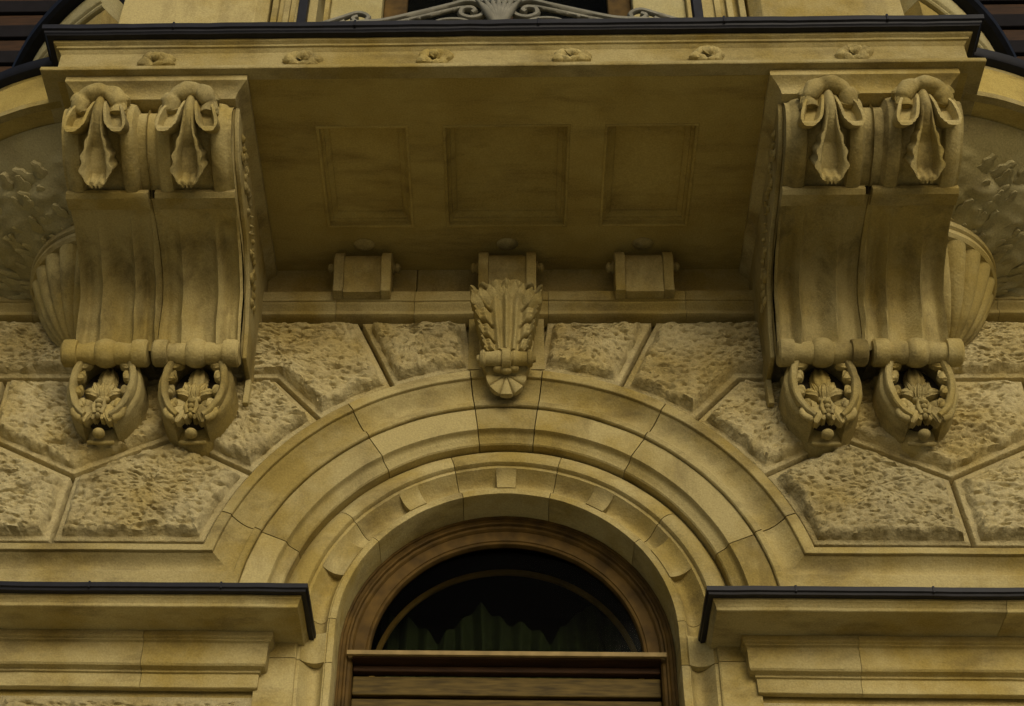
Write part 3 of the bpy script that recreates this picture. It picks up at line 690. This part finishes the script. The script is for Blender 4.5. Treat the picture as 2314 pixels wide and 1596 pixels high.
def console(s):
    side = 'left' if s > 0 else 'right'
    th = thing('console_bracket', side + ' giant double scroll console carrying the balcony, carved with drooping leaves', 'bracket', (CC * s, -0.8, 1.1), group='giant consoles under the balcony')
    B = lambda mb, name, mat=M_CARV, **k: mb.build(name, mat, th, mirror=s, **k)
    # cap
    mb = MB(); L = []
    st = [(2.849, 0.0), (2.80, 0.0), (2.796, 0.006), (2.79, 0.016), (2.775, 0.035), (2.755, 0.052), (2.735, 0.062), (2.715, 0.066), (2.703, 0.068), (2.700, 0.075)]
    for z, d in st: L.append([(-2.735 + d, -1.84 + d, z), (-1.60 - d, -1.84 + d, z), (-1.60 - d, -0.152, z), (-2.735 + d, -0.152, z)])
    mb.loops(L); B(mb, 'cap', M_MLD, sharp=30)
    # flanking body: side plates, deep block following the profile
    full = prof_top + prof_low
    FC = (CC - 0.285, CC + 0.275)
    def bandT(x):    # raised rims, sunk leaf fields and a hollow between the two scrolls
        f = min(abs(x - FC[0]), abs(x - FC[1])); sm = lambda q: max(0.0, min(1.0, q))
        h = 0.045 * sm((f - 0.115) / 0.012) - 0.05 * sm((f - 0.205) / 0.02) * (1 if abs(x - CC) < 0.2 else 0.35)
        h += 0.010 * math.sin(sm((f - 0.127) / 0.078) * math.pi)
        return h - 0.02
    def bandL(x, t):
        u = (x - (CC - HW)) / (2 * HW) * 6.0; u += 0.16 * math.sin(u * 2.1 + 0.6); k_ = u % 1.0
        a_ = 0.105 * (0.06 + 0.90 * min(1, max(0, t - 0.08) * 2.6)) * (1 - 0.55 * max(0, (t - 0.82) / 0.18))
        return a_ * (1 - math.sin(math.pi * k_) ** 0.8) - 0.012 + 0.008 * min(1, t * 3) * math.sin(u * 12.6)
    for k, (xa, xb) in enumerate(((CC - HW, CC - 0.0015), (CC + 0.0015, CC + HW))):
        mb = MB(); NS = 44; U = 72; pts = []
        for i in range(NS + 1):
            for j in range(U + 1):
                x = xa + (xb - xa) * j / U; pts.append(S(x, i / NS, bandT(x), FT))
        mb.quadgrid(pts, NS + 1, U + 1)
        pts = []
        for i in range(NS + 1):
            t = i / NS
            for j in range(U + 1):
                x = xa + (xb - xa) * j / U; sway = 0.02 * math.sin(t * 3.0)
                pts.append(S(x, t, bandL(min(CC + HW, max(CC - HW, x + sway * (1 - abs(x - CC) / HW))), t), FL))
        mb.quadgrid(pts, NS + 1, U + 1)
        # sides, back and ends
        for xx in (xa, xb):
            ring_ = [(y, z) for y, z in prof_top] + [(y, z) for y, z in prof_low] + [(-0.40, 1.70), (-0.19, 1.70), (-0.16, 2.70)]
            o = len(mb.v); mb.v += [(xx, y + 0.004, z) for y, z in ring_]; mb.f.append(tuple(range(o, o + len(ring_))))
        mb.box(xa + 0.01, xb - 0.01, -1.5, -0.16, 2.60, 2.702)
        B(mb, 'scroll_body', sharp=40, wob=0.003, wsc=8)
        mb = MB(); sweep_x(mb, [(-1.335, 2.335), (-1.372, 2.318), (-1.376, 2.285), (-1.35, 2.262), (-1.26, 2.262), (-1.24, 2.335)], xa - 0.004 if k == 0 else CC + 0.03, xb + 0.004 if k else CC - 0.012); B(mb, 'lip', M_MLD, wob=0.003, sharp=40)
    # smooth outer cheek on the inside face with carving
    xin = CC + HW
    mb = MB(); ck = [(-1.70, 2.702), (-1.66, 2.60), (-1.52, 2.45), (-1.27, 2.36), (-0.95, 2.30), (-0.70, 2.14), (-0.56, 1.9), (-0.5, 1.70), (-0.152, 1.70), (-0.152, 2.702)]
    mb.loops([[(xin + 0.001, y, z) for y, z in ck], [(xin + 0.03, y, z) for y, z in ck]]); B(mb, 'cheek', M_ASH, bevel=0.006)
    mb = MB(); random.seed(11 + s)
    for k in range(30):
        t = k / 29; P = cr([(-1.5, 2.60), (-1.1, 2.48), (-0.8, 2.35), (-0.55, 2.1)], 10); q = P[int(t * (len(P) - 1))]
        rad = 0.05 * (0.6 + 0.4 * math.sin(t * 9))
        a = k * 2.4; mb.blob((xin + 0.033, q[0] + 0.05 * math.cos(a), q[1] + 0.05 * math.sin(a)), (0.02, rad, rad * 0.6), 8, 6, lambda d, th_, ph: 1 + 0.2 * math.sin(4 * ph + k))
    B(mb, 'side_foliage', sharp=70)
    # tail against the wall
    N0 = len(MADE)
    for c in (-2.535, -1.955):
        mb = MB(); L = []
        for z, w, y in ((1.70, 0.215, -0.36), (1.60, 0.20, -0.34), (1.42, 0.18, -0.32), (1.25, 0.15, -0.31), (1.15, 0.10, -0.30), (1.10, 0.05, -0.25)):
            L.append([(c - w, -0.12, z), (c - w, y + 0.05, z), (c - w + 0.05, y, z), (c + w - 0.05, y, z), (c + w, y + 0.05, z), (c + w, -0.12, z)])
        mb.loops(L); B(mb, 'tail_block', M_CARV, sharp=50, wob=0.004)
        mb = MB(); mb.loops([[(c + 0.165 * math.cos(a) * q_, -0.30 - 0.06 * (0 if q_ == 1 else 1) - 0.02, 1.46 + 0.25 * math.sin(a) * q_) for a in [2 * math.pi * k_ / 32 for k_ in range(32)]] for q_ in (1.0, 0.97)]); B(mb, 'hollow_shade_plate', M_SHADE)  # dark plate: the cavity's deep shade is put into its colour
    # pilaster strip that continues down at the inner edge
    mb = MB(); ck = [(xin + 0.0, -0.30), (xin + 0.035, -0.30), (xin + 0.055, -0.15), (xin + 0.0, -0.15)]
    mb.loops([[(x, y, z) for x, y in ck] for z in (1.50, 1.698)]); B(mb, 'edge_strip', M_ASH, bevel=0.004)
    N1 = len(MADE)
    # rollers
    for k, c in enumerate((CC - 0.335, CC + 0.245)):
        mb = MB(); 
        pr = [(-0.275, 0.0), (-0.275, 0.075), (-0.262, 0.088), (-0.20, 0.090), (-0.178, 0.085), (-0.174, 0.066), (-0.15, 0.062), (-0.08, 0.074), (-0.062, 0.07), (-0.058, 0.078), (-0.03, 0.092), (0, 0.096), (0.03, 0.092), (0.058, 0.078), (0.062, 0.07), (0.08, 0.074), (0.15, 0.062), (0.174, 0.066), (0.178, 0.085), (0.2, 0.090), (0.262, 0.088), (0.275, 0.075), (0.275, 0.0)]
        pr[0] = (-0.275, 0.004); pr[-1] = (0.275, 0.004)
        mb.lathe_x(c, -0.55, 1.695, pr, 24); B(mb, 'roller', sharp=40, wob=0.003)
    N2 = len(MADE)
    # cartouches
    for k, c in enumerate((-2.535, -1.955)):
        cz = 1.445
        ca = bpy.data.objects.new('cartouche', None); 
        L = []; NP = 70
        for j in range(NP + 1):
            a = R_(-64 + 308 * j / NP); ca_, sa = math.cos(a), math.sin(a)
            w = 1 + 0.05 * sa; end = min(j, NP - j) / NP
            rx, rz = 0.166 * w, 0.270
            sec = [(-0.004, -0.20), (-0.004, -0.500), (0.0, -0.520), (0.010, -0.530), (0.036, -0.532), (0.044, -0.524), (0.046, -0.495), (0.050, -0.478), (0.064, -0.470), (0.072, -0.45), (0.074, -0.32), (0.080, -0.20)]
            L.append([(c + (rx + d) * ca_, y + 0.13 * (1.45 - (cz + rz * sa)), cz + 0.02 + (rz + d * 0.8) * sa) for d, y in sec])
        mb = MB(); mb.loops(L); fr = B(mb, 'cartouche_frame', sharp=40, wob=0.004, wsc=14); fr['base'] = list(th['base'])
        for sx in (-1, 1):
            for ad in (60, 37, 13, -11, -34):
                a = R_(ad); ex_, ez_ = 0.190 * math.cos(a), 0.282 * math.sin(a); ly = -0.495 + 0.13 * (0.03 - ez_)
                mb = MB(); mb.leaflet((c + sx * ex_, ly, cz + 0.035 + ez_), (c + sx * (ex_ - 0.060), ly - 0.012, cz + 0.02 + ez_ - 0.02), 0.046, (0, -1, 0), 0.014, -0.006, -0.010, ni=10, nj=8, back=0.035)
                mb.build('edging_leaf', M_CARV, fr, mirror=s, sharp=60, wob=0.004, wsc=25)
        for sx in (-1, 1):
            mb = MB(); P = cr([(c + sx * 0.10, -0.46, 1.195), (c + sx * 0.135, -0.465, 1.21), (c + sx * 0.155, -0.47, 1.245), (c + sx * 0.135, -0.475, 1.27), (c + sx * 0.112, -0.48, 1.255)], 8)
            mb.tube(P, [0.026 - 0.010 * i / (len(P) - 1) for i in range(len(P))], 12); B(mb, 'side_volute', sharp=60)
        mb = MB()
        for q in range(-1, 2): mb.blob((c + q * 0.062, -0.525, cz + 0.278 - abs(q) * 0.018), (0.037, 0.034, 0.034), 14, 9, lambda d, th_, ph: 1 + 0.06 * math.sin(4 * ph))
        mb.build('top_beads', M_CARV, fr, mirror=s, sharp=70, wob=0.004, wsc=20)
        # pine cone with curled collar
        mb = MB()
        def cone(d, thh, ph): return 1 + 0.15 * math.sin(thh * 16 + 0) * math.cos(ph * 7 + (int(thh * 16 / math.pi) % 2) * math.pi)
        mb.blob((c, -0.40, 1.555), (0.062, 0.06, 0.120), 42, 34, cone); pc = B(mb, 'pine_cone', sharp=80)
        mb = MB()
        for sx in (-1, 1):
            mb.leaflet((c + sx * 0.015, -0.43, 1.425), (c + sx * 0.122, -0.45, 1.44), 0.030, (0, -1, 0.2), 0.03, 0.0, -0.018, ni=12, nj=8, back=0.05)
            mb.leaflet((c + sx * 0.020, -0.43, 1.41), (c + sx * 0.062, -0.45, 1.505), 0.026, (0.2 * sx, -1, 0), 0.03, 0.015, -0.012, ni=12, nj=8, back=0.04)
        mb.leaflet((c, -0.44, 1.38), (c, -0.465, 1.485), 0.028, (0, -1, 0), 0.03, 0.015, -0.012, ni=12, nj=8, back=0.04)
        mb.blob((c, -0.42, 1.395), (0.045, 0.035, 0.03), 12, 8)
        B(mb, 'collar', sharp=70, wob=0.004, wsc=25)
        # hanging husk and leaves
        mb = MB()
        for q in range(4): mb.blob((c, -0.49 + 0.01 * q, 1.315 - q * 0.032), (0.026 - q * 0.003, 0.024, 0.019), 10, 7)
        mb.tube([(c - 0.02, -0.47, 1.34), (c - 0.035, -0.48, 1.28), (c - 0.02, -0.47, 1.23)], 0.014, 8); mb.tube([(c + 0.02, -0.47, 1.34), (c + 0.035, -0.48, 1.28), (c + 0.02, -0.47, 1.23)], 0.014, 8)
        B(mb, 'bead_drop', sharp=70)
        for sx in (-1, 1):
            mb = MB(); bx = c + sx * 0.045; 
            for (xa, za, xb, zb, w_, l_) in ((0.045, 1.335, 0.082, 1.165, 0.034, 0.03), (0.055, 1.31, 0.135, 1.225, 0.034, 0.026), (0.05, 1.34, 0.15, 1.31, 0.032, 0.024), (0.045, 1.29, 0.028, 1.19, 0.026, 0.02), (0.07, 1.25, 0.118, 1.175, 0.026, 0.03)):
                mb.leaflet((c + sx * xa, -0.44, za), (c + sx * xb, -0.455, zb), w_, (0.1 * sx, -1, -0.2), l_, 0.006, -0.016, lobes=0, ni=14, nj=10, back=0.07)
            B(mb, 'leaf', sharp=60, wob=0.004, wsc=22)
        mb = MB(); mb.blob((c, -0.37, 1.145), (0.040, 0.042, 0.032), 14, 10); mb.tube([(c - 0.08, -0.29, 1.135), (c - 0.03, -0.31, 1.115), (c + 0.03, -0.31, 1.115), (c + 0.08, -0.29, 1.135)], 0.014, 10)
        B(mb, 'pendant_ball', sharp=70)
    for o in [q for q in MADE[N0:N1] + MADE[N2:] if q.parent == th and q.name.split('.')[0] != 'edge_strip']:
        o.scale.z = 0.93; o.location.z = 0.045
    # drooping leaves on the scrolls
    for k, c in enumerate((CC - 0.285, CC + 0.275)):
        # sunk field plate edges
        def spoon(t, v, hb):
            u = v * 2 - 1; t = 1 - (1 - t) ** 1.5
            w = 0.028 + 0.014 * t + 0.056 * (1 / (1 + math.exp(-(t - 0.60) * 14))); end = max(0, (t - 0.84) / 0.16)
            w *= math.sqrt(max(0.0, 1 - end ** 2 * 0.90)); ser = 1 + (0.085 * math.cos(t * 44)) * (t > 0.5) * (abs(u) > 0.7)
            x = c + u * w * ser
            s_ = 0.20 + 0.63 * t + 0.012 * math.cos(u * 9) * end
            e_ = max(abs(u), end * 0.98 if end > 0.0 else 0); rim = max(0.0, min(1.0, (e_ - 0.52) / 0.22)); rim = rim * rim * (3 - 2 * rim)
            k0 = max(0.0, min(1.0, (t - 0.30) / 0.35))
            h = 0.075 + 0.13 * t ** 1.6 - (1 - rim) * 0.085 * k0 + (1 - k0) * 0.03 * (1 - u * u)
            return S(x, s_, h if hb is None else -0.02, FT)
        mb = MB(); mb.patch(spoon, 60, 20, -0.005); B(mb, 'centre_lobe', sharp=60)
        for sx in (-1, 1):
            def lobe(t, v, hb):
                u = v * 2 - 1; t = 1 - (1 - t) ** 1.6
                w = 0.014 + 0.052 * math.sin(math.pi * min(1, t * 0.60)); end = max(0, (t - 0.78) / 0.22); w *= math.sqrt(max(0, 1 - end ** 2 * 0.93))
                x = c + sx * (0.026 + 0.115 * t ** 0.85) + u * w
                e_ = max(abs(u), end); rim = max(0.0, min(1.0, (e_ - 0.45) / 0.25)); rim = rim * rim * (3 - 2 * rim); k0 = max(0.0, min(1.0, (t - 0.25) / 0.4))
                h = 0.06 + 0.11 * t ** 1.5 - (1 - rim) * 0.07 * k0
                return S(x, 0.18 + 0.33 * t, h if hb is None else -0.01, FT)
            mb = MB(); mb.patch(lobe, 30, 14, 0.0); B(mb, 'side_lobe', sharp=60)
        # curled leaf head
        mb = MB(); P = cr([(c - 0.118, -1.775, 2.555), (c - 0.120, -1.80, 2.61), (c - 0.085, -1.825, 2.672), (c, -1.835, 2.700), (c + 0.085, -1.825, 2.672), (c + 0.120, -1.80, 2.61), (c + 0.118, -1.775, 2.555)], 9)
        n_ = len(P); mb.tube(P, [0.034 + 0.018 * abs(math.sin(math.pi * 3.5 * i / (n_ - 1))) ** 0.5 + 0.008 * math.sin(math.pi * i / (n_ - 1)) for i in range(n_)], 20)
        mb.blob((c, -1.765, 2.70), (0.10, 0.06, 0.04), 18, 12)
        for sx in (-1, 1):
            mb.leaflet((c + sx * 0.07, -1.79, 2.63), (c + sx * 0.165, -1.80, 2.555), 0.046, (0.2 * sx, -1, -0.3), 0.035, 0.01, -0.02, ni=12, nj=10, back=0.05)
            mb.leaflet((c + sx * 0.08, -1.80, 2.66), (c + sx * 0.182, -1.81, 2.645), 0.042, (0.2 * sx, -1, -0.3), 0.035, 0.01, -0.02, ni=12, nj=10, back=0.05)
            mb.leaflet((c + sx * 0.03, -1.80, 2.69), (c + sx * 0.10, -1.82, 2.745), 0.040, (0.1 * sx, -1, -0.3), 0.035, 0.01, -0.02, ni=12, nj=10, back=0.05)
        B(mb, 'curled_leaf', sharp=70, wob=0.013, wsc=13)
for s in (1, -1): console(s)

# ------------------------------------------------------------------ roll brackets under the soffit
for x, lab in ((-0.975, 'left'), (0.005, 'middle'), (0.925, 'right')):
    th = thing('roll_bracket', {'left': 'left barrel-shaped stone bracket under the soffit, left of the keystone', 'middle': 'middle barrel-shaped stone bracket, directly above the carved keystone', 'right': 'right barrel-shaped stone bracket under the soffit, right of the keystone'}[lab], 'bracket', (x, -0.2, 2.6), group='barrel brackets under the soffit')
    hw = 0.195
    def rollp(rad):
        return [(-0.15, 2.846), (-0.235, 2.842)] + [(-0.262 + rad * math.cos(R_(q_)), 2.695 + rad * math.sin(R_(q_))) for q_ in range(88, 232, 12)] + [(-0.345, 2.56), (-0.335, 2.50), (-0.335, 2.455), (-0.15, 2.455)]
    pr = rollp(0.128); prb = rollp(0.148)
    mb = MB(); sweep_x(mb, cr(pr[1:-1], 4) + [pr[-1], pr[0]], x - hw + 0.07, x + hw - 0.07); mb.build('drum', M_ASH, th, sharp=30)
    for s in (-1, 1):
        mb = MB(); p2 = [(y - (0.014 if z < 2.57 and y < -0.2 else 0), z) for y, z in prb]
        a, b = sorted((x + s * (hw - 0.068), x + s * hw)); sweep_x(mb, cr(p2[1:-1], 4) + [p2[-1], p2[0]], a, b, 0.03); eb = mb.build('end_band', M_ASH, th, bevel=0.006, sharp=30); eb['base'] = list(th['base'])
        mb = MB(); k = 1 if s > 0 else -1
        pr3 = [(0.0, 0.045), (0.012, 0.05), (0.016, 0.03), (0.022, 0.03), (0.03, 0.036), (0.042, 0.034), (0.052, 0.022), (0.056, 0.004)]
        mb.lathe_x(x + s * hw, -0.29, 2.725, [(s * a, r) for a, r in pr3], 20); mb.build('end_knob', M_CARV, eb)
    mb = MB(); mb.blob((x, -0.40, 2.846), (0.075, 0.055, 0.022), 18, 8); mb.build('button', M_CARV, th)

# ------------------------------------------------------------------ keystone
ks = thing('keystone', 'keystone carved with an acanthus leaf, a roll and a small shell above the arch crown', 'keystone', (0, -0.3, 1.45))
mb = MB(); kp = []
for z, hw, y in ((1.82, 0.150, -0.30), (1.76, 0.12, -0.26), (2.0, 0.175, -0.33), (2.2, 0.185, -0.38), (2.30, 0.19, -0.42)): kp.append((z, hw, y))
kp = sorted(kp)
L = [[(-hw, y, z), (hw, y, z), (hw, -0.12, z), (-hw, -0.12, z)] for z, hw, y in kp]; mb.loops(L); mb.build('block', M_ASH, ks, bevel=0.006)
mb = MB(); mb.box(-0.25, -0.0, -0.20, -0.1, 1.875, 2.33); mb.box(0.0, 0.25, -0.20, -0.1, 1.875, 2.33); mb.build('back_plate', M_ASH, ks)
TK = (0.12, 0.37, 0.62, 0.87)
def kl(t, v, hb):
    u = v * 2 - 1; au = abs(u); w = 0.140 + 0.100 * t ** 0.8; tc_ = t * 1.0
    ed = max(0.0, (au - 0.42) / 0.58); fl = t - 0.15 * ed ** 0.7          # the lobes rise outwards
    g = 0.0; notch = 0.0; eye = 0.0
    for tk in TK:
        g = max(g, math.exp(-((fl - tk) / 0.017) ** 2)); notch = max(notch, math.exp(-((fl - tk) / 0.022) ** 2))
        eye = max(eye, math.exp(-((fl - tk) / 0.020) ** 2 - ((au - 0.56) / 0.085) ** 2))
    small = 0.5 + 0.5 * math.cos((fl - 0.12) / 0.25 * 2 * math.pi * 4)
    w *= 1 - 0.20 * notch * (ed ** 2) - 0.07 * (1 - small) * (ed ** 4)
    z = 1.87 + 0.41 * t + 0.05 * (1 - au * au) * t + 0.015 * ed; y0 = -0.335 - 0.13 * t ** 1.3
    a = 0.5 + 0.5 * math.cos(u * 19)
    h = 0.03 + 0.034 * a * (1 - 0.45 * au) + 0.02 * (1 - au) - 0.070 * g * min(1, max(0, ed - 0.25) * 4) - 0.07 * eye
    lob = abs(math.sin(math.pi * (fl - 0.12) / 0.25)); h += 0.030 * lob * ed + 0.016 * (1 if ed > 0.7 else 0) * lob * (ed - 0.7) / 0.3 + 0.010 * small * ed ** 2
    if t > 0.9: h += 0.03 * math.sin((t - 0.9) / 0.1 * math.pi / 2)
    return (u * w, (y0 - h) if hb is None else y0 + 0.05, z)
mb = MB(); mb.patch(kl, 170, 130, 0); mb.build('acanthus_leaf', M_CARV, ks, sharp=55, wob=0.003, wsc=14)
random.seed(5)
mb = MB()
for q in range(-4, 5): mb.leaflet((q * 0.043, -0.475, 2.235 - 0.004 * q * q), (q * 0.054, -0.545, 2.315 - 0.006 * q * q), 0.030, (0.1 * q, -1, 0.3), 0.02, 0.02, -0.016, ni=12, nj=8, back=0.05)
for q in (-1, 0, 1): mb.leaflet((q * 0.03, -0.47, 2.31), (q * 0.07, -0.51, 2.375 - 0.015 * abs(q)), 0.038, (0, -1, 0), 0.03, 0.03, -0.01, ni=10, nj=8, back=0.04)
mb.build('leaf_curl', M_CARV, ks, sharp=70, wob=0.007, wsc=16)
mb = MB(); mb.lathe_x(0, -0.345, 1.835, [(-0.19, 0.004), (-0.19, 0.022), (-0.172, 0.028), (-0.168, 0.05), (-0.15, 0.060), (-0.14, 0.058), (-0.132, 0.046), (-0.09, 0.048), (-0.05, 0.058), (-0.034, 0.050), (-0.03, 0.052), (-0.026, 0.070), (0, 0.074), (0.026, 0.070), (0.03, 0.052), (0.034, 0.050), (0.05, 0.058), (0.09, 0.048), (0.132, 0.046), (0.14, 0.058), (0.15, 0.060), (0.168, 0.05), (0.172, 0.028), (0.19, 0.022), (0.19, 0.004)], 24); mb.build('roll', M_CARV, ks, sharp=40)
def shell(t, v, hb):
    a = R_(-100 + 200 * v); ph = v * 5 % 1.0 if v < 1 else 1.0; fl = math.sin(math.pi * ph) ** 0.4
    r = t * (0.118 + 0.012 * fl + 0.012 * max(0, math.cos(a)) ** 3)
    x = math.sin(a) * r; z = 1.765 - math.cos(a) * r * 1.15
    h = 0.012 + 0.040 * fl * t - 0.008 * t
    return (x, -0.225 - (h if hb is None else 0.0) - 0.03 * (1 - t), z)
mb = MB(); mb.patch(shell, 14, 60, 0); mb.build('shell', M_CARV, ks, sharp=50)
mb = MB()
for q in (-1, 0, 1): mb.blob((q * 0.05, -0.31, 1.777 - 0.016 * (q == 0)), (0.036, 0.03, 0.022), 12, 8)
mb.build('shell_hinge', M_CARV, ks, sharp=70)

# ------------------------------------------------------------------ upper storey behind the balcony
up = thing('upper_wall', 'sandstone wall of the upper storey rising behind the balcony', 'wall', (0, 0.1, 3.05))
for s in (1, -1):
    mb = MB(); mb.box(-2.35, -1.50, 0.0, 0.4, 3.29, 8.6); mb.build('wall_panel', M_ASH, up, mirror=s, bevel=0.008)
mb = MB(); mb.box(-4.6, 4.6, -0.15, 0.4, 3.052, 3.285); mb.build('sill_course', M_ASH, up)
mb = MB(); mb.box(-2.3, 2.3, 0.0, 0.4, 8.6, 9.2); mb.build('lintel_course', M_ASH, up)
uw = thing('upper_window', 'tall dark window with brown frame and pale stone jambs behind the iron railing', 'window', (0, 0.2, 3.29))
for s in (1, -1):
    mb = MB(); mb.box(-1.498, -1.06, 0.06, 0.4, 3.29, 8.6); mb.build('stone_jamb', M_PALE, uw, mirror=s, bevel=0.01)
    mb = MB(); mb.box(-1.056, -0.86, 0.16, 0.28, 3.29, 8.6); mb.build('frame_stile', M_WOOD, uw, mirror=s, bevel=0.01)
mb = MB(); mb.box(-0.05, 0.05, 0.2, 0.28, 3.29, 8.6); mb.build('mullion', M_WOODD, uw, bevel=0.01)
mb = MB(); mb.box(-0.858, 0.858, 0.225, 0.235, 3.29, 8.6); mb.build('pane', M_GLASS, uw)
mb = MB(); mb.box(-1.5, 1.5, 1.2, 1.3, 3.29, 8.8); mb.box(-1.5, 1.5, 0.42, 1.2, 8.7, 8.8); mb.box(-1.6, -1.5, 0.42, 1.3, 3.29, 8.8); mb.box(1.5, 1.6, 0.42, 1.3, 3.29, 8.8); tag(mb.build('upper_room', M_DARK), 'unlit room behind the upper window', 'room')
for s in (1, -1):
    side = 'left' if s > 0 else 'right'
    th = thing('boarded_bay', 'dark ' + side + ' upper bay closed with brown horizontal boards', 'shutter', (-3.1 * s, 0.3, 3.29), group='boarded upper bays')
    z = 3.29
    k = 0
    while z < 8.4:
        h = 0.17; mb = MB(); mb.box(-5.2, -2.352, 0.28 + (0.03 if k % 2 else 0), 0.36, z, z + h); mb.build('board', M_WOODD if k % 2 else M_BDARK, th, mirror=s, bevel=0.008); z += h + 0.012; k += 1
    mb = MB(); mb.box(-5.2, -2.352, 0.362, 0.42, 3.29, 8.6); mb.build('backing', M_DARK, th, mirror=s)

for o in list(bpy.data.objects):
    if 'base' in o: del o['base']
